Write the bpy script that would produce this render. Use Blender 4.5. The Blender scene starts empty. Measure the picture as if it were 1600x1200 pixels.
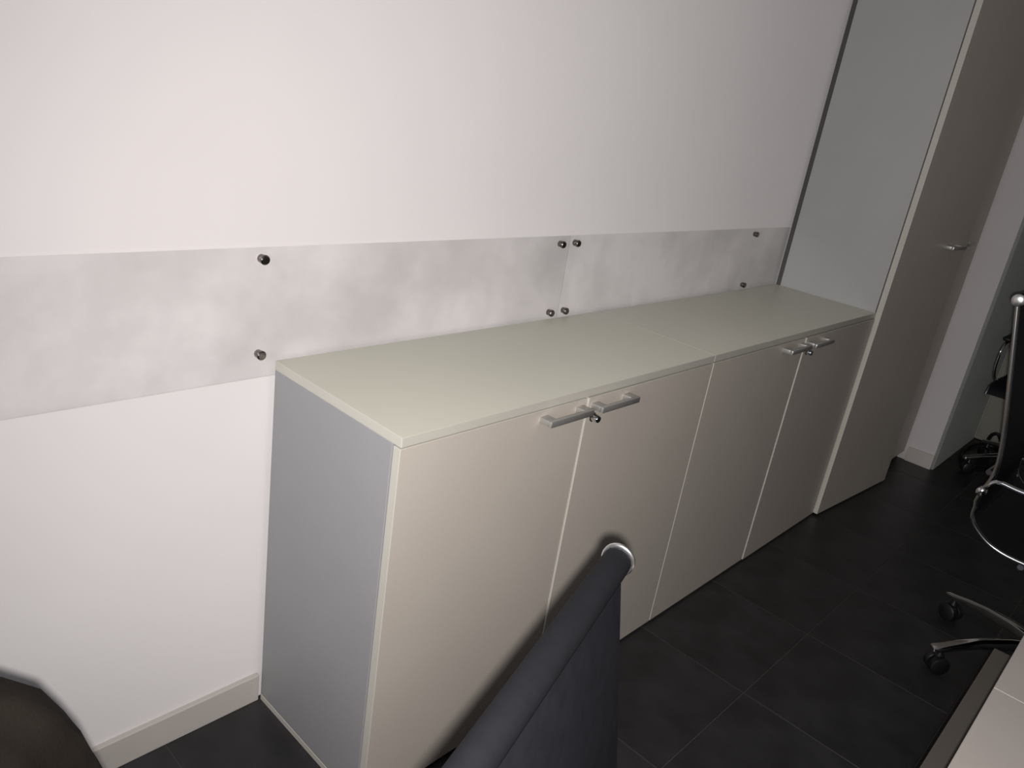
import bpy, bmesh, math, random
from mathutils import Vector, Matrix
random.seed(7)
S = bpy.context.scene
C = S.collection

# ------------------------------------------------------------ camera, light, exposure
cam_d = bpy.data.cameras.new('camera'); cam = bpy.data.objects.new('camera', cam_d); C.objects.link(cam)
CAM = Vector((-0.7249, -1.2039, 1.2989))
RGT = Vector((0.6854, -0.7132, 0.1465)); UP = Vector((0.1584, 0.3425, 0.9261)); FWD = Vector((0.7107, 0.6115, -0.3478))
m = Matrix((RGT, UP, -FWD)).transposed().to_4x4(); m.translation = CAM
cam.matrix_world = m
cam_d.sensor_width = 36.0; cam_d.lens = 1227.96 / 1600 * 36.0; cam_d.clip_start = 0.02
S.camera = cam

w = bpy.data.worlds.new('world'); S.world = w; w.use_nodes = True
w.node_tree.nodes['Background'].inputs[0].default_value = (0.8, 0.85, 1, 1)
w.node_tree.nodes['Background'].inputs[1].default_value = 0.02

# the phone's flash: the one lamp that lights this dim room, a couple of centimetres off the lens
fl = bpy.data.lights.new('phone_flash', 'SPOT'); flo = bpy.data.objects.new('phone_flash', fl); C.objects.link(flo)
fl.energy = 75; fl.color = (1.0, 0.965, 0.945); fl.spot_size = math.radians(132); fl.spot_blend = 1.0; fl.shadow_soft_size = 0.006
fm = m.copy(); fm.translation = CAM + RGT * 0.006 - UP * 0.0125 - FWD * 0.002
AIM = (FWD + RGT * 0.11 + UP * 0.02).normalized()
flo.matrix_world = Matrix.Translation(fm.translation) @ AIM.to_track_quat('-Z', 'Y').to_matrix().to_4x4()

# added weak cool daylight, as from an assumed, unseen window in the left wall
dl = bpy.data.lights.new('assumed_daylight', 'AREA'); dlo = bpy.data.objects.new('assumed_daylight', dl); C.objects.link(dlo)
dl.shape = 'RECTANGLE'; dl.size = 1.1; dl.size_y = 1.3; dl.energy = 11.5; dl.color = (0.84, 0.92, 1.0)
dlo.location = (-2.555, -0.95, 1.55); dlo.rotation_euler = (0, math.radians(-90), 0)

S.view_settings.view_transform = 'Standard'; S.view_settings.look = 'None'
S.view_settings.exposure = 0.0; S.view_settings.gamma = 1.0; S.view_settings.use_curve_mapping = False
S.cycles.use_denoising = True; S.cycles.blur_glossy = 0.1

# ------------------------------------------------------------ materials
def mat(name, col, rough=0.5, metal=0.0, spec=0.5, noise=0.0, scale=20.0, bump=0.0, bscale=200.0, stretch=None, drough=0.0):
    M = bpy.data.materials.new(name); M.use_nodes = True; nt = M.node_tree; b = nt.nodes['Principled BSDF']
    b.inputs['Base Color'].default_value = (*col, 1); b.inputs['Roughness'].default_value = rough
    b.inputs['Diffuse Roughness'].default_value = drough
    b.inputs['Metallic'].default_value = metal; b.inputs['Specular IOR Level'].default_value = spec
    if noise or bump:
        tc = nt.nodes.new('ShaderNodeTexCoord'); mp = nt.nodes.new('ShaderNodeMapping')
        nt.links.new(tc.outputs['Object'], mp.inputs[0])
        if stretch: mp.inputs['Scale'].default_value = stretch
    if noise:
        n = nt.nodes.new('ShaderNodeTexNoise'); n.inputs['Scale'].default_value = scale; n.inputs['Detail'].default_value = 5
        nt.links.new(mp.outputs[0], n.inputs['Vector'])
        r = nt.nodes.new('ShaderNodeMapRange'); r.inputs[1].default_value = 0.3; r.inputs[2].default_value = 0.7
        r.inputs[3].default_value = 1 - noise; r.inputs[4].default_value = 1 + noise
        nt.links.new(n.outputs['Fac'], r.inputs[0])
        mx = nt.nodes.new('ShaderNodeVectorMath'); mx.operation = 'SCALE'; mx.inputs[0].default_value = col
        nt.links.new(r.outputs[0], mx.inputs['Scale']); nt.links.new(mx.outputs[0], b.inputs['Base Color'])
    if bump:
        n2 = nt.nodes.new('ShaderNodeTexNoise'); n2.inputs['Scale'].default_value = bscale; n2.inputs['Detail'].default_value = 3
        nt.links.new(mp.outputs[0], n2.inputs['Vector'])
        bp = nt.nodes.new('ShaderNodeBump'); bp.inputs['Strength'].default_value = bump; bp.inputs['Distance'].default_value = 0.001
        nt.links.new(n2.outputs['Fac'], bp.inputs['Height']); nt.links.new(bp.outputs[0], b.inputs['Normal'])
    return M

M = {}
M['wall'] = mat('white_wall_paint', (0.80, 0.765, 0.76), 0.9, spec=0.15, drough=1.0, noise=0.012, scale=3, bump=0.15, bscale=120)
M['ceiling'] = mat('ceiling_paint', (0.75, 0.74, 0.73), 0.9, noise=0.01, scale=4)
M['skirting'] = mat('beige_skirting', (0.70, 0.645, 0.60), 0.45, noise=0.03, scale=6)
M['grout'] = mat('floor_grout', (0.07, 0.066, 0.062), 0.9, noise=0.1, scale=40)
M['tile'] = mat('anthracite_tile', (0.029, 0.028, 0.0295), 0.42, spec=0.45, noise=0.35, scale=9, bump=0.25, bscale=60)
M['cream'] = mat('cream_laminate', (0.67, 0.605, 0.535), 0.42, spec=0.35, noise=0.02, scale=5, bump=0.06, bscale=500)
M['top'] = mat('cream_top_laminate', (0.50, 0.485, 0.41), 0.40, drough=0.7, spec=0.5, noise=0.025, scale=4, bump=0.06, bscale=500)
M['edge'] = mat('cream_edge_band', (0.68, 0.65, 0.575), 0.45, noise=0.02, scale=9)
M['grey'] = mat('blue_grey_laminate', (0.40, 0.395, 0.405), 0.45, spec=0.35, noise=0.02, scale=6, bump=0.06, bscale=500)
M['greylit'] = mat('blue_grey_laminate_lit', (0.53, 0.525, 0.515), 0.45, spec=0.35, noise=0.02, scale=6, bump=0.06, bscale=500)  # same laminate as the end panel, lightened for extra light on the tall side
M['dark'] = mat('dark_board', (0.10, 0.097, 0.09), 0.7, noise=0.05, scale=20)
M['alu'] = mat('satin_aluminium', (0.56, 0.55, 0.525), 0.40, metal=0.7, noise=0.03, scale=60, stretch=(1, 20, 20))
M['chrome'] = mat('chrome', (0.72, 0.72, 0.72), 0.09, metal=1.0, noise=0.02, scale=30)
M['steel'] = mat('standoff_steel', (0.30, 0.27, 0.25), 0.22, metal=1.0, noise=0.03, scale=80)
M['mesh'] = mat('black_mesh_fabric', (0.011, 0.0115, 0.015), 0.6, spec=0.15, noise=0.15, scale=60, bump=0.1, bscale=900)
M['hem'] = mat('grey_black_hem', (0.0064, 0.0066, 0.0084), 0.75, spec=0.12, noise=0.1, scale=80, bump=0.1, bscale=700)
M['capchrome'] = mat('brushed_end_cap', (0.85, 0.85, 0.85), 0.30, metal=1.0, noise=0.03, scale=60)
M['rail'] = mat('polished_rail', (0.45, 0.45, 0.45), 0.22, metal=1.0, noise=0.02, scale=40)
M['plastic'] = mat('black_plastic', (0.012, 0.012, 0.013), 0.4, noise=0.05, scale=40)
M['desk'] = mat('pale_desk_laminate', (0.31, 0.28, 0.26), 0.5, noise=0.02, scale=8, bump=0.05, bscale=400)
M['ped'] = mat('taupe_pedestal', (0.078, 0.069, 0.060), 0.5, noise=0.03, scale=12)
M['deskleg'] = mat('grey_powder_coat', (0.25, 0.25, 0.25), 0.5, noise=0.03, scale=50)
M['jacket'] = mat('dark_brown_cloth', (0.0125, 0.0100, 0.0080), 0.9, spec=0.1, noise=0.45, scale=11, bump=0.5, bscale=400)
M['cable'] = mat('black_cable', (0.008, 0.008, 0.008), 0.5, noise=0.05, scale=60)
M['greygreen'] = mat('grey_green_shade', (0.36, 0.375, 0.35), 0.5, drough=0.8, noise=0.04, scale=6)  # colour carries the shade of the wall return's front face
M['door'] = mat('beige_door', (0.36, 0.345, 0.28), 0.5, noise=0.03, scale=5)

def acrylic():
    A = bpy.data.materials.new('clear_acrylic'); A.use_nodes = True; nt = A.node_tree
    for n in list(nt.nodes): nt.nodes.remove(n)
    out = nt.nodes.new('ShaderNodeOutputMaterial')
    tr = nt.nodes.new('ShaderNodeBsdfTransparent'); tr.inputs[0].default_value = (0.992, 0.992, 0.992, 1)
    di = nt.nodes.new('ShaderNodeBsdfDiffuse'); di.inputs[0].default_value = (0.48, 0.475, 0.455, 1)
    gl = nt.nodes.new('ShaderNodeBsdfGlossy'); gl.inputs['Roughness'].default_value = 0.20
    fr = nt.nodes.new('ShaderNodeFresnel'); fr.inputs['IOR'].default_value = 1.40
    tc = nt.nodes.new('ShaderNodeTexCoord')
    n = nt.nodes.new('ShaderNodeTexNoise'); n.inputs['Scale'].default_value = 2.9; n.inputs['Detail'].default_value = 7; n.inputs['Roughness'].default_value = 0.62
    nt.links.new(tc.outputs['Object'], n.inputs['Vector'])
    r = nt.nodes.new('ShaderNodeMapRange'); r.inputs[1].default_value = 0.42; r.inputs[2].default_value = 0.68
    r.inputs[3].default_value = 0.005; r.inputs[4].default_value = 0.12                 # wiped, cloudy film on the acrylic
    nt.links.new(n.outputs['Fac'], r.inputs[0])
    m1 = nt.nodes.new('ShaderNodeMixShader'); m2 = nt.nodes.new('ShaderNodeMixShader')
    nt.links.new(r.outputs[0], m1.inputs[0]); nt.links.new(tr.outputs[0], m1.inputs[1]); nt.links.new(di.outputs[0], m1.inputs[2])
    ge = nt.nodes.new('ShaderNodeNewGeometry'); sb = nt.nodes.new('ShaderNodeMath'); sb.operation = 'SUBTRACT'; sb.inputs[0].default_value = 1.0
    nt.links.new(ge.outputs['Backfacing'], sb.inputs[1]); mu = nt.nodes.new('ShaderNodeMath'); mu.operation = 'MULTIPLY'
    nt.links.new(fr.outputs[0], mu.inputs[0]); nt.links.new(sb.outputs[0], mu.inputs[1])
    nt.links.new(mu.outputs[0], m2.inputs[0]); nt.links.new(m1.outputs[0], m2.inputs[1]); nt.links.new(gl.outputs[0], m2.inputs[2])
    nt.links.new(m2.outputs[0], out.inputs['Surface'])
    return A
M['acrylic'] = acrylic()

# ------------------------------------------------------------ helpers
def link(name, bm, material, parent=None, smooth=False, loc=(0, 0, 0), mats=None):
    bmesh.ops.recalc_face_normals(bm, faces=bm.faces)
    me = bpy.data.meshes.new(name); bm.to_mesh(me); bm.free()
    for k in (mats or [material]): me.materials.append(M[k])
    if smooth:
        for p in me.polygons: p.use_smooth = True
        try: me.set_sharp_from_angle(angle=math.radians(40))
        except Exception: pass
    o = bpy.data.objects.new(name, me); C.objects.link(o); o.location = loc
    if parent: o.parent = parent
    return o

def box(x0, x1, y0, y1, z0, z1, bev=0.0, seg=2, bm=None):
    bm = bm or bmesh.new()
    v = [bm.verts.new((x, y, z)) for x in (x0, x1) for y in (y0, y1) for z in (z0, z1)]
    fs = [bm.faces.new([v[i] for i in q]) for q in ((0, 1, 3, 2), (4, 6, 7, 5), (0, 4, 5, 1), (2, 3, 7, 6), (0, 2, 6, 4), (1, 5, 7, 3))]
    if bev:
        es = {e for f in fs for e in f.edges}
        bmesh.ops.bevel(bm, geom=list(es), offset=bev, segments=seg, affect='EDGES', profile=0.5)
    return bm

def smooth_path(pts, n=6):
    P = [Vector(p) for p in pts]; out = []
    for i in range(len(P) - 1):
        a = P[max(i - 1, 0)]; b = P[i]; c = P[i + 1]; d = P[min(i + 2, len(P) - 1)]
        for k in range(n):
            t = k / n
            out.append(0.5 * ((2 * b) + (-a + c) * t + (2 * a - 5 * b + 4 * c - d) * t * t + (-a + 3 * b - 3 * c + d) * t ** 3))
    out.append(P[-1]); return out

def tube(pts, r, sides=10, bm=None, closed=False):
    bm = bm or bmesh.new(); P = [Vector(p) for p in pts]; n = len(P); rings = []; up = None
    for i in range(n):
        if closed: t = (P[(i + 1) % n] - P[i - 1]).normalized()
        else: t = (P[min(i + 1, n - 1)] - P[max(i - 1, 0)]).normalized()
        if up is None: up = t.orthogonal().normalized()
        up = (up - t * up.dot(t)); up = up.normalized() if up.length > 1e-6 else t.orthogonal().normalized()
        s = t.cross(up); rr = r[i] if isinstance(r, (list, tuple)) else r
        rings.append([bm.verts.new(P[i] + (up * math.cos(a) + s * math.sin(a)) * rr) for a in [2 * math.pi * k / sides for k in range(sides)]])
    for i in range(n if closed else n - 1):
        A, B = rings[i], rings[(i + 1) % n]
        for k in range(sides): bm.faces.new((A[k], A[(k + 1) % sides], B[(k + 1) % sides], B[k]))
    if not closed: bm.faces.new(rings[0][::-1]); bm.faces.new(rings[-1])
    return bm

def lathe(axis, origin, prof, sides=20, bm=None):
    """prof: (distance along axis, radius)"""
    bm = bm or bmesh.new(); ax = Vector(axis).normalized(); u = ax.orthogonal().normalized(); v = ax.cross(u); o = Vector(origin); rings = []
    for d, r in prof:
        if r < 1e-6: rings.append([bm.verts.new(o + ax * d)])
        else: rings.append([bm.verts.new(o + ax * d + (u * math.cos(a) + v * math.sin(a)) * r) for a in [2 * math.pi * k / sides for k in range(sides)]])
    for A, B in zip(rings, rings[1:]):
        if len(A) == 1 and len(B) == 1: continue
        for k in range(sides):
            k2 = (k + 1) % sides
            if len(A) == 1: bm.faces.new((A[0], B[k2], B[k]))
            elif len(B) == 1: bm.faces.new((A[k], A[k2], B[0]))
            else: bm.faces.new((A[k], A[k2], B[k2], B[k]))
    if len(rings[0]) > 1: bm.faces.new(rings[0][::-1])
    if len(rings[-1]) > 1: bm.faces.new(rings[-1])
    return bm

def ball(c, r, bm=None):
    return lathe((0, 0, 1), c, [(-r * math.cos(a), r * math.sin(a)) for a in [math.pi * k / 10 for k in range(11)]], 16, bm)

def tag(o, label, cat, group=None):
    o['label'] = label; o['category'] = cat
    if group: o['group'] = group
    return o
def thing(name, label, cat, loc=(0, 0, 0), rz=0.0, group=None):
    o = bpy.data.objects.new(name, None); C.objects.link(o); o.location = loc; o.rotation_euler = (0, 0, rz); o.empty_display_size = 0.1
    return tag(o, label, cat, group)
def struct(name, bm, material, label=None, **k):
    o = link(name, bm, material, **k); o['kind'] = 'structure'
    if label: o['label'] = label
    return o
def copy_tree(o, parent=None):
    c = o.copy(); C.objects.link(c); c.parent = parent
    if parent: c.matrix_parent_inverse = o.matrix_parent_inverse.copy()
    for ch in list(o.children): copy_tree(ch, c)
    return c

# ------------------------------------------------------------ the room
XL, XR, YF, ZC = -2.6, 3.70, -3.3, 2.60
XP, YP = 2.985, -0.517                     # wall return (left face, front face)
T = 0.377                                  # tile pitch
fl_o = struct('floor', box(XL, XR, YF, 0, -0.06, -0.0015), 'grout', 'dark anthracite tiled floor with thin pale grout lines')
bm_t = box(-T / 2 + 0.0013, T / 2 - 0.0013, -T / 2 + 0.0013, T / 2 - 0.0013, -0.004, 0.0, 0.0006, 1)
first = link('tile', bm_t, 'tile', fl_o)
x0 = -0.204 - 7 * T; y0 = -0.685 + T       # grout crossing used as the grid origin
cells = []
for i in range(0, 20):
    for j in range(-7, 2):
        cx, cy = x0 + (i + 0.5) * T, y0 + (j + 0.5) * T
        if cx - T / 2 < XL - 0.3 or cx + T / 2 > XR + 0.3 or cy < YF: continue
        cells.append((cx, cy))
full = [(x, y) for x, y in cells if x - T / 2 >= XL and x + T / 2 <= XR and y + T / 2 <= 0 and y - T / 2 >= YF]
cut = [(x, y) for x, y in cells if (x, y) not in full]
for k, (x, y) in enumerate(full):
    o = first if k == 0 else first.copy()
    if k: C.objects.link(o); o.parent = fl_o
    o.location = (x, y, 0)
for x, y in cut:                           # tiles trimmed along the walls
    a, b = max(x - T / 2 + 0.0013, XL), min(x + T / 2 - 0.0013, XR); c, d = max(y - T / 2 + 0.0013, YF), min(y + T / 2 - 0.0013, 0)
    if b - a > 0.02 and d - c > 0.02: link('tile', box(a, b, c, d, -0.004, 0.0, 0.0006, 1), 'tile', fl_o)

struct('wall_back', box(XL - 0.1, XR + 0.1, 0, 0.12, -0.06, ZC), 'wall', 'white painted wall behind the low cabinets')
struct('wall_left', box(XL - 0.12, XL, YF, 0, -0.06, ZC), 'wall')
wn = struct('assumed_window_1', box(XL, XL + 0.03, -1.56, -1.48, 0.86, 2.24), 'skirting', 'assumed, unseen window in the left wall')  # bare frame out of view, added to go with the assumed daylight
for q in ((-1.48, -0.42, 0.86, 0.91), (-1.48, -0.42, 2.19, 2.24), (-0.42, -0.34, 0.86, 2.24)):
    link('assumed_window_frame', box(XL, XL + 0.03, *q[:2], *q[2:]), 'skirting', wn)
struct('wall_front', box(XL - 0.1, XR + 0.1, YF - 0.12, YF, -0.06, ZC), 'wall')
struct('wall_right', box(XR, XR + 0.12, YF, 0, -0.06, ZC), 'wall')
struct('wall_return', box(XP, XR, YP, 0, -0.002, ZC, 0.004, 2), 'wall', 'narrow white wall return beside the tall cabinet')
struct('ceiling', box(XL - 0.1, XR + 0.1, YF - 0.1, 0.1, ZC, ZC + 0.1), 'ceiling')
BB = 0.067
struct('baseboard_back', box(XL, -0.004, -0.012, 0, 0, BB, 0.002, 2), 'skirting', 'beige baseboard along the white wall, left of the cabinets')
bm = box(XP - 0.010, XP, YP - 0.004, -0.408, 0, BB, 0.002, 2)
struct('baseboard_return', bm, 'skirting', 'beige baseboard at the foot of the wall return')
struct('shade_panel_1', box(XP + 0.004, XR - 0.031, YP - 0.014, YP - 0.0003, 0.0, ZC - 0.001, 0.002, 1), 'greygreen', 'added grey-green panel standing in for shade on the front of the wall return')  # added sheet, darkens the face that the flash only grazes
d1 = struct('door_1', box(XR - 0.03, XR, -1.45, YP - 0.016, 0.004, 2.05, 0.003, 2), 'door', 'beige door panel in the far right wall')
link('handle', tube([(XR - 0.03, -1.38, 1.0), (XR - 0.08, -1.38, 1.0), (XR - 0.08, -1.27, 1.0)], 0.009), 'alu', d1, True)

# ------------------------------------------------------------ low cabinets
H, D = 0.78, 0.3772
W1, W = 0.9565, 2.036
YB = -0.012                                # backs stand just clear of the wall panels

def door_mesh(x0, x1, y0, y1, z0, z1, pin=0.0):
    """y0 = front (nearest the room), y1 = back. Front face laminate, edges banded."""
    b = box(x0, x1, y0, y1, z0, z1, 0.0012, 2)
    for f in b.faces: f.material_index = 0 if abs(f.normal.y) > 0.9 else 1
    b.normal_update()
    for f in b.faces: f.material_index = 0 if abs(f.normal.y) > 0.9 else 1
    return b

def handle_mesh(cx, y, z, L):
    """flat bar pull: two square feet, a bar along x, standing off the door at plane y"""
    d = 0.030; b = bmesh.new(); h = L / 2
    box(cx - h, cx + h, y - d, y - d + 0.009, z - 0.0065, z + 0.0065, 0.0022, 2, b)
    for s in (-1, 1):
        a = cx + s * (h - 0.011)
        box(a - 0.011, a + 0.011, y - d + 0.0085, y + 0.0005, z - 0.0060, z + 0.0060, 0.0015, 2, b)
    return b

def lock_mesh(cx, y, z, r=0.0088):
    return lathe((0, -1, 0), (cx, y, z), [(-0.001, r), (0.002, r * 1.15), (0.004, r * 1.15), (0.005, r * 0.9), (0.017, r * 0.9), (0.019, r * 0.75), (0.0195, r * 0.2), (0.0185, 0)], 18)

def put_handle(parent, cx, y, z, L): link('handle', handle_mesh(cx, y, z, L), 'alu', parent, True)
def put_lock(parent, cx, y, z):
    l = link('lock', lock_mesh(cx, y, z), 'chrome', parent, True)
    return l

def low_cabinet(xa, xb, seam, hL, label, proud=0.0):
    t = thing('low_cabinet', label, 'cabinet', (xa, 0, 0), group='low two-door cabinets under the wall panels')
    Wd = xb - xa; sm = seam - xa; g = 0.0015; tp = 0.018
    yc = -D + 0.0185                       # carcass front
    for a, b in ((0.0008, tp), (Wd - tp, Wd - 0.0008)):
        link('side_panel', box(a, b, yc + 0.0025, YB, 0.014, H - tp, 0.0008, 1), 'grey', t)
    link('base_panel', box(0.0004, Wd - 0.0004, yc + 0.0015, YB, 0.0, 0.0145, 0.0008, 1), 'edge', t)
    link('back_panel', box(tp, Wd - tp, YB - 0.006, YB, 0.0145, H - tp), 'cream', t)
    b = box(0.0004, Wd - 0.0004, -D - 0.001, YB, H - tp, H, 0.0012, 2); b.normal_update()
    for f in b.faces: f.material_index = 0 if abs(f.normal.z) > 0.9 else 1
    link('top_panel', b, 'top', t, mats=['top', 'edge'])
    z0, z1 = 0.007, H - tp - 0.003
    for k, (a, b, dy) in enumerate(((0.0012, sm - g, proud), (sm + g, Wd - 0.0012, proud + 0.0025))):
        d = link('door', door_mesh(a, b, -D + 0.001 - dy, yc - dy, z0, z1), 'cream', t, mats=['cream', 'edge'])
        cx = (sm - 0.012 - hL / 2) if k == 0 else (sm + 0.012 + hL / 2)
        put_handle(d, cx, -D + 0.001 - dy, 0.741, hL)
        if k: put_lock(d, sm + 0.020, -D + 0.001 - dy, 0.716)
    return t
low_cabinet(0.0, W1, 0.470, 0.128, 'cream two-door low cabinet with exposed blue-grey end panel')
low_cabinet(W1, W - 0.002, 1.485, 0.130, 'cream two-door low cabinet in the middle, touching the tall cabinet', 0.0028)

# ------------------------------------------------------------ tall cabinet
HT = 2.10; XT1 = XP - 0.012
tc = thing('tall_cabinet', 'tall cream cabinet with blue-grey side, right of the low cabinets', 'cabinet', (W, 0, 0))
Wt = XT1 - W; ycT = -0.3735
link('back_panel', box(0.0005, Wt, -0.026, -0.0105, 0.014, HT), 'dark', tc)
for a, b in ((0.0, 0.018), (Wt - 0.018, Wt)):
    link('side_panel', box(a, b, ycT, -0.0263, 0.014, HT, 0.0008, 1), 'greylit', tc)
link('base_panel', box(0.0004, Wt - 0.0004, ycT, -0.020, 0.0, 0.0145), 'edge', tc)
link('top_panel', box(0.0, Wt, ycT - 0.02, -0.0105, HT, HT + 0.02, 0.001, 1), 'edge', tc)
link('plinth', box(0.6, Wt - 0.002, ycT - 0.004, ycT - 0.0005, 0.0, 0.04), 'plastic', tc)
ang = math.radians(-4.2)                   # the wide leaf stands slightly ajar
w1 = 0.592
da = link('door', door_mesh(0, w1, -0.0195, 0, 0.008, HT - 0.003), 'cream', tc, mats=['cream', 'edge'], loc=(0.0006, ycT - 0.0035, 0))
da.rotation_euler = (0, 0, ang)
put_handle(da, w1 - 0.155, -0.0195, 1.003, 0.13)
xs = 0.615
db = link('door', door_mesh(xs, Wt - 0.001, ycT - 0.024, ycT - 0.0045, 0.040, HT - 0.003), 'cream', tc, mats=['cream', 'edge'])
put_handle(db, xs + 0.012 + 0.065, ycT - 0.024, 1.000, 0.13); put_lock(db, xs + 0.05, ycT - 0.024, 0.962)

# ------------------------------------------------------------ clear wall panels on standoffs
ZA, ZB2 = 0.9876, 0.7502
def wall_panel(x0, x1, offs, label, zt, zb):
    t = thing('wall_panel', label, 'panel', ((x0 + x1) / 2, 0, ZB2), group='clear panels fixed to the wall')
    cx = (x0 + x1) / 2; hw = (x1 - x0) / 2
    link('sheet', box(-hw, hw, -0.0095, -0.0045, 0, ZA - ZB2, 0.0006, 1), 'acrylic', t)
    for x in offs:
        for z in (zt, zb):
            r = 0.0088
            link('standoff', lathe((0, -1, 0), (x - cx, 0.0, z - ZB2), [(0.0, r * 0.9), (0.0044, r * 0.9), (0.0096, r * 0.9), (0.0097, r), (0.0140, r), (0.0160, r * 0.8), (0.0165, r * 0.3), (0.0160, 0)], 20), 'steel', t, True)
    return t
wall_panel(-1.50, 0.7955, (-1.46, -0.744, -0.028, 0.768), 'long clear acrylic wall panel running out of the left edge', 0.967, 0.7935)
wall_panel(0.7985, 2.030, (0.825, 1.782), 'shorter clear acrylic wall panel ending at the tall cabinet', 0.968, 0.7935)

# ------------------------------------------------------------ office chairs (mesh sling on chrome side rails)
PROF = [(0.307, 1.020), (0.262, 0.83), (0.228, 0.68), (0.220, 0.60), (0.233, 0.53), (0.233, 0.48), (0.207, 0.448), (0.164, 0.425), (0.096, 0.418), (-0.04, 0.425), (-0.17, 0.43), (-0.22, 0.418), (-0.235, 0.39)]
def make_chair():
    t = bpy.data.objects.new('office_chair', None); C.objects.link(t); t.empty_display_size = 0.1
    path = smooth_path([(0, y, z) for y, z in PROF], 5)
    hw = 0.24
    # fabric strips: back then seat, ribbed across
    def sling(name, i0, i1, material):
        bm = bmesh.new(); rows = []
        for i in range(i0, i1 + 1):
            p = path[i]; t0 = (path[min(i + 1, len(path) - 1)] - path[max(i - 1, 0)]).normalized(); nrm = Vector((0, -t0.z, t0.y))
            row = []
            for sgn in (-1, 1):
                for k in range(9):
                    u = -1 + 2 * k / 8; sag = -0.006 * (1 - u * u)
                    row.append(bm.verts.new(p + nrm * (sag + sgn * 0.002) + Vector((u * (hw + 0.001), 0, 0))))
            rows.append(row)
        for A, B in zip(rows, rows[1:]):
            for k in range(8):
                bm.faces.new((A[k], A[k + 1], B[k + 1], B[k])); bm.faces.new((A[9 + k + 1], A[9 + k], B[9 + k], B[9 + k + 1]))
            bm.faces.new((A[0], B[0], B[9], A[9])); bm.faces.new((A[8], A[17], B[17], B[8]))
        for A in (rows[0], rows[-1]):
            for k in range(8): bm.faces.new((A[k], A[9 + k], A[10 + k], A[k + 1]))
        return link(name, bm, material, t, True)
    back = sling('backrest', 0, 26, 'mesh'); sling('seat', 27, len(path) - 1, 'mesh')
    # padded hem along the top of the back
    a = path[0]
    link('top_hem', tube([a + Vector((x, 0.002, -0.003)) for x in [-hw - 0.004 + (2 * hw + 0.008) * k / 8 for k in range(9)]], 0.0125, 14), 'hem', back, True)
    for s in (-1, 1):
        off = Vector((s * hw, 0, 0))
        r = link('side_rail', tube([p + off + Vector((s * 0.001, 0.0045 if k < 22 else 0.0, 0.0 if k < 22 else -0.0035)) for k, p in enumerate(path)], 0.0055, 10), 'rail', t, True)
        link('end_cap', lathe((s, 0, 0), path[0] + off + Vector((s * 0.0041, 0.002, -0.003)), [(0, 0.0136), (0.0010, 0.0146), (0.0035, 0.0146), (0.0055, 0.0115), (0.0068, 0.006), (0.0071, 0)], 22), 'capchrome', r, True)
        xa = s * (hw + 0.022)
        ap = smooth_path([(s * hw, 0.2335, 0.552), (xa, 0.226, 0.572), (xa, 0.205, 0.592), (xa, 0.153, 0.590), (xa, 0.02, 0.594), (xa, -0.09, 0.590), (xa, -0.128, 0.565), (xa, -0.125, 0.49), (s * (hw + 0.012), -0.11, 0.436), (s * hw, -0.10, 0.428)], 5)
        ar = link('armrest', tube(ap, 0.0065, 10), 'chrome', t, True)
        link('arm_pad', box(xa - 0.019, xa + 0.019, -0.085, 0.13, 0.598, 0.616, 0.008, 3), 'plastic', ar, True)
        link('bolt', lathe((s, 0, 0), (s * (hw - 0.008), 0.2335, 0.552), [(0, 0.009), (0.024, 0.0125), (0.030, 0.0115), (0.033, 0.006), (0.0335, 0)], 16), 'chrome', ar, True)
    for y, z in ((0.236, 0.60), (0.10, 0.402), (-0.12, 0.410)):
        link('crossbar', tube([(-hw, y, z), (-hw * 0.5, y, z - 0.012), (hw * 0.5, y, z - 0.012), (hw, y, z)], 0.0075, 8), 'chrome', t, True)
    link('mechanism', box(-0.075, 0.075, -0.13, 0.11, 0.345, 0.385, 0.012, 3), 'plastic', t, True)
    link('gas_lift', lathe((0, 0, 1), (0, 0, 0.07), [(0, 0.026), (0.16, 0.026), (0.165, 0.015), (0.29, 0.015)], 18), 'chrome', t, True)
    link('hub', lathe((0, 0, 1), (0, 0, 0.075), [(0, 0.030), (0.005, 0.036), (0.055, 0.036), (0.062, 0.030)], 20), 'chrome', t, True)
    for k in range(5):
        a = math.radians(90 + 72 * k); dr = Vector((math.cos(a), math.sin(a), 0)); sd = Vector((-dr.y, dr.x, 0))
        bm = bmesh.new(); rings = []
        for rr, hwid, z0, z1 in ((0.025, 0.016, 0.088, 0.128), (0.09, 0.015, 0.094, 0.126), (0.17, 0.0145, 0.090, 0.114), (0.23, 0.0145, 0.078, 0.098), (0.272, 0.0150, 0.066, 0.084), (0.292, 0.0150, 0.063, 0.079), (0.297, 0.011, 0.065, 0.076)):
            pts = []
            for q in range(10):
                th = 2 * math.pi * q / 10; cs, sn = math.cos(th), math.sin(th)
                pts.append(bm.verts.new(dr * rr + sd * hwid * math.copysign(abs(cs) ** 0.6, cs) + Vector((0, 0, (z0 + z1) / 2 + (z1 - z0) / 2 * math.copysign(abs(sn) ** 0.6, sn)))))
            rings.append(pts)
        for A, B in zip(rings, rings[1:]):
            for q in range(10): bm.faces.new((A[q], A[(q + 1) % 10], B[(q + 1) % 10], B[q]))
        bm.faces.new(rings[0][::-1]); bm.faces.new(rings[-1])
        lg = link('leg', bm, 'chrome', t, True)
        cb = bmesh.new(); ctr = dr * 0.268 + Vector((0, 0, 0.0265))
        for s in (-1, 1):
            lathe(sd * s, ctr, [(0.004, 0.010), (0.004, 0.024), (0.007, 0.0265), (0.020, 0.0265), (0.0235, 0.022), (0.024, 0)], 18, cb)
        lathe((0, 0, 1), ctr + Vector((0, 0, 0.008)), [(0, 0.012), (0.020, 0.012), (0.028, 0.006), (0.040, 0.006)], 12, cb)
        link('caster', cb, 'plastic', lg, True)
    return t
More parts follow.
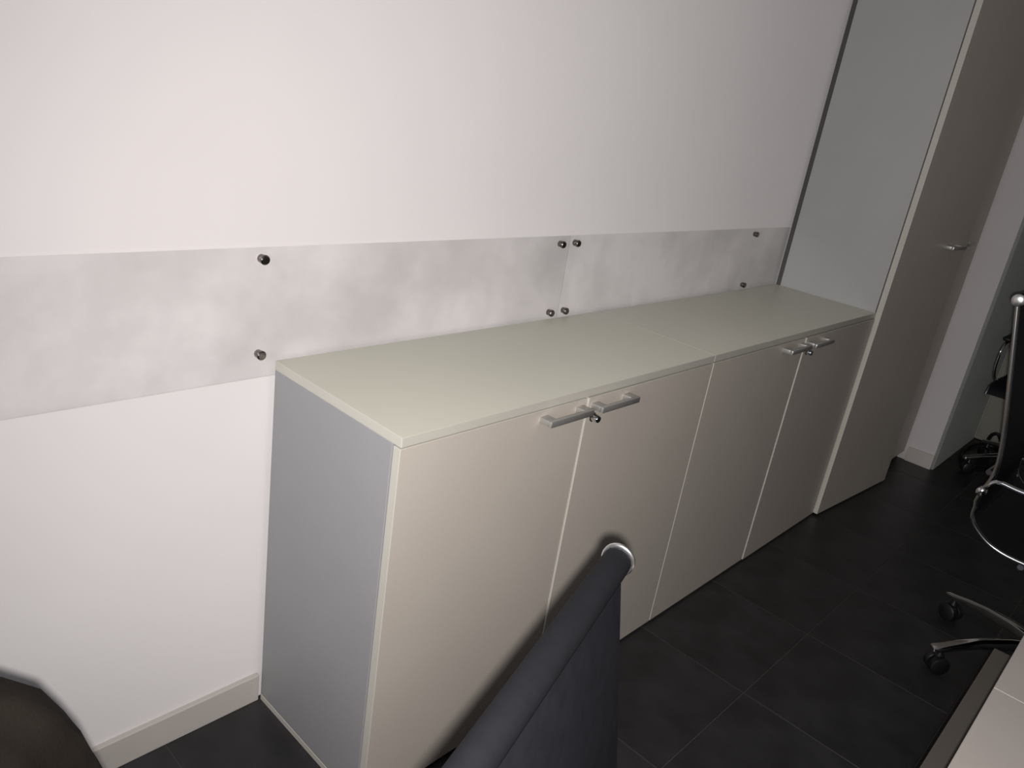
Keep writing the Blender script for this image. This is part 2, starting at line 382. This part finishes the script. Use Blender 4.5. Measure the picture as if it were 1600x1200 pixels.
chair_a = make_chair()
chair_b = copy_tree(chair_a); chair_c = copy_tree(chair_a)
G = 'black mesh office chairs with chrome frames'
chair_a.location = (1.65, -1.17, 0); chair_a.rotation_euler = (0, 0, 0)
tag(chair_a, 'black mesh office chair with chrome star base at the right edge', 'chair', G)
def spin_base(root, deg):                  # the star base turns freely under the seat
    for ch in root.children:
        if ch.name.split('.')[0] in ('leg', 'hub'): ch.rotation_euler = (0, 0, math.radians(deg))
spin_base(chair_a, 62.8 - 90)
chair_b.location = (3.28, -0.848, 0); chair_b.rotation_euler = (0, 0, math.radians(-90))
tag(chair_b, 'farthest office chair, mostly hidden behind the chair at the right edge', 'chair', G)
spin_base(chair_b, 54)
TH, TILT, ZTOP = 0.3102, 0.05, 0.950
lat = Vector((math.cos(TH), math.sin(TH), 0)); frt = Vector((math.sin(TH), -math.cos(TH), 0))
def recline(root, tilt, ztop):             # gas lift set lower and the shell tipped a little on its mechanism
    c, sn = math.cos(tilt), math.sin(tilt)
    yt, zt = 0.307 * c - 1.02 * sn, 0.307 * sn + 1.02 * c
    dz = zt - ztop; dy = 0.38 * sn
    for ch in root.children:
        if ch.name.split('.')[0] in ('backrest', 'seat', 'side_rail', 'armrest', 'crossbar', 'mechanism'):
            ch.rotation_euler.x = tilt; ch.location = (0, dy, -dz)
        if ch.name.split('.')[0] == 'gas_lift': ch.scale.z = (0.28 - dz) / 0.29; ch.location.z = 0.07 * (1 - ch.scale.z)
    return yt + dy
P = Vector((-0.2251, -0.9193, 0))
hub = P - lat * 0.24 + frt * recline(chair_c, TILT, ZTOP)
chair_c.location = hub; chair_c.rotation_euler = (0, 0, math.atan2(lat.y, lat.x))
tag(chair_c, 'nearest black office chair, its backrest rising in front of the cabinet doors', 'chair', G)
spin_base(chair_c, 10)

# visitor chair at lower left, its low back hidden by the jacket
vc = thing('visitor_chair', 'low-backed chair hidden under the dark jacket at lower left', 'chair', (-0.862, -0.45, 0))
link('seat', box(-0.23, 0.23, -0.20, 0.22, 0.42, 0.47, 0.018, 3), 'mesh', vc, True)
link('backrest', box(-0.22, 0.22, -0.235, -0.205, 0.55, 0.83, 0.012, 3), 'mesh', vc, True)
for sx in (-0.215, 0.215):
    link('leg', tube([(sx, 0.20, 0.0), (sx, 0.19, 0.42)], 0.011), 'plastic', vc, True)
    link('leg', tube(smooth_path([(sx, -0.22, 0.0), (sx, -0.19, 0.42), (sx, -0.20, 0.52), (sx, -0.215, 0.80)]), 0.011), 'plastic', vc, True)

# ------------------------------------------------------------ jacket over the chair at lower left
def jacket():
    bm = bmesh.new(); N = 64; rings = []
    lev = [(0.44, 1.02), (0.52, 1.01), (0.60, 1.00), (0.68, 0.985), (0.74, 0.965), (0.79, 0.93), (0.82, 0.885), (0.845, 0.81), (0.860, 0.70), (0.869, 0.54), (0.873, 0.33), (0.8745, 0.12)]
    for z, f in lev:
        ring = []
        for k in range(N):
            a = 2 * math.pi * k / N; cs, sn = math.cos(a), math.sin(a)
            hx = 0.318 * f; hy = 0.075 * (0.5 + 0.5 * f) * (1 if z < 0.83 else max(0.3, (0.895 - z) / 0.065))
            e = 0.75
            x = hx * math.copysign(abs(cs) ** e, cs); y = hy * math.copysign(abs(sn) ** e, sn)
            wv = 0.012 * math.sin(9 * a + 3 * z) + 0.007 * math.sin(17 * a - 9 * z) + 0.005 * math.sin(5 * a + 21 * z)
            wv *= min(1, max(0.12, (0.88 - z) * 5))
            x += cs * wv; y += sn * wv
            ring.append(bm.verts.new((x, y, z + 0.004 * math.sin(4 * a + 1))))
        rings.append(ring)
    for A, B in zip(rings, rings[1:]):
        for k in range(N): bm.faces.new((A[k], A[(k + 1) % N], B[(k + 1) % N], B[k]))
    bm.faces.new(rings[-1])
    return bm
jk = link('jacket', jacket(), 'jacket', None, True, loc=(-0.862, -0.675, 0))
tag(jk, 'dark brown cloth jacket draped over a chair back, bottom left corner', 'jacket')

# ------------------------------------------------------------ desks and pedestal
def desk(x0, x1, label):
    t = thing('desk', label, 'desk', (x0, 0, 0), group='pale desks joined end to end')
    L = x1 - x0; y0, y1, z = -1.95, -1.166, 0.745
    link('desktop', box(0.0002, L - 0.0002, y0, y1, z - 0.025, z, 0.0006, 1), 'desk', t)
    for x in (0.03, L - 0.03):
        b = box(x - 0.022, x + 0.022, y0 + 0.05, y0 + 0.09, 0.03, z - 0.025); box(x - 0.022, x + 0.022, y1 - 0.50, y1 - 0.46, 0.03, z - 0.025, bm=b)
        box(x - 0.022, x + 0.022, y0 + 0.03, y1 - 0.44, 0, 0.03, bm=b)
        link('leg_frame', b, 'deskleg', t)
    link('beam', box(0.052, L - 0.052, -1.60, -1.56, z - 0.07, z - 0.0255), 'deskleg', t)
desk(-1.16, 0.238, 'pale desk nearest the camera, cut off at the bottom right')
desk(0.238, 1.66, 'farther pale desk, seen only at the right edge below the chair base')
pd = thing('drawer_pedestal', 'taupe drawer pedestal sticking out slightly from under the pale desk', 'pedestal', (0.385, -1.40, 0))
link('body', box(-0.205, 0.213, -0.268, 0.250, 0.03, 0.60, 0.003, 2), 'ped', pd)
for z0 in (0.05, 0.225, 0.40):
    dd = link('drawer', box(-0.200, 0.208, 0.2505, 0.268, z0, z0 + 0.17, 0.002, 2), 'ped', pd)
    link('handle', box(-0.06, 0.068, 0.268, 0.272, z0 + 0.13, z0 + 0.142, 0.001, 1), 'alu', dd)
link('top', box(-0.205, 0.213, -0.268, 0.268, 0.5885, 0.602, 0.002, 2), 'ped', pd)
for sx in (-0.17, 0.178):
    for sy in (-0.22, 0.22):
        link('caster', lathe((1, 0, 0), (sx - 0.012, sy, 0.0165), [(0, 0.012), (0.003, 0.0165), (0.021, 0.0165), (0.024, 0.012)], 14), 'plastic', pd, True)

# ------------------------------------------------------------ cable on the floor
pts = []
for k in range(40):
    a = 2 * math.pi * k / 40 + 0.6
    pts.append((3.42 + 0.20 * math.cos(a), -0.625 + 0.075 * math.sin(a), 0.009 + 0.003 * math.sin(2 * a)))
pts += [(3.60, -0.60, 0.02), (3.655, -0.60, 0.05), (3.66, -0.625, 0.065), (3.655, -0.66, 0.03), (3.62, -0.74, 0.009), (3.60, -0.90, 0.009), (3.62, -1.3, 0.009)]
tag(link('cable', tube(smooth_path(pts, 3), 0.009, 8), 'cable', None, True), 'black cable looped on the dark floor by the wall return', 'cable')
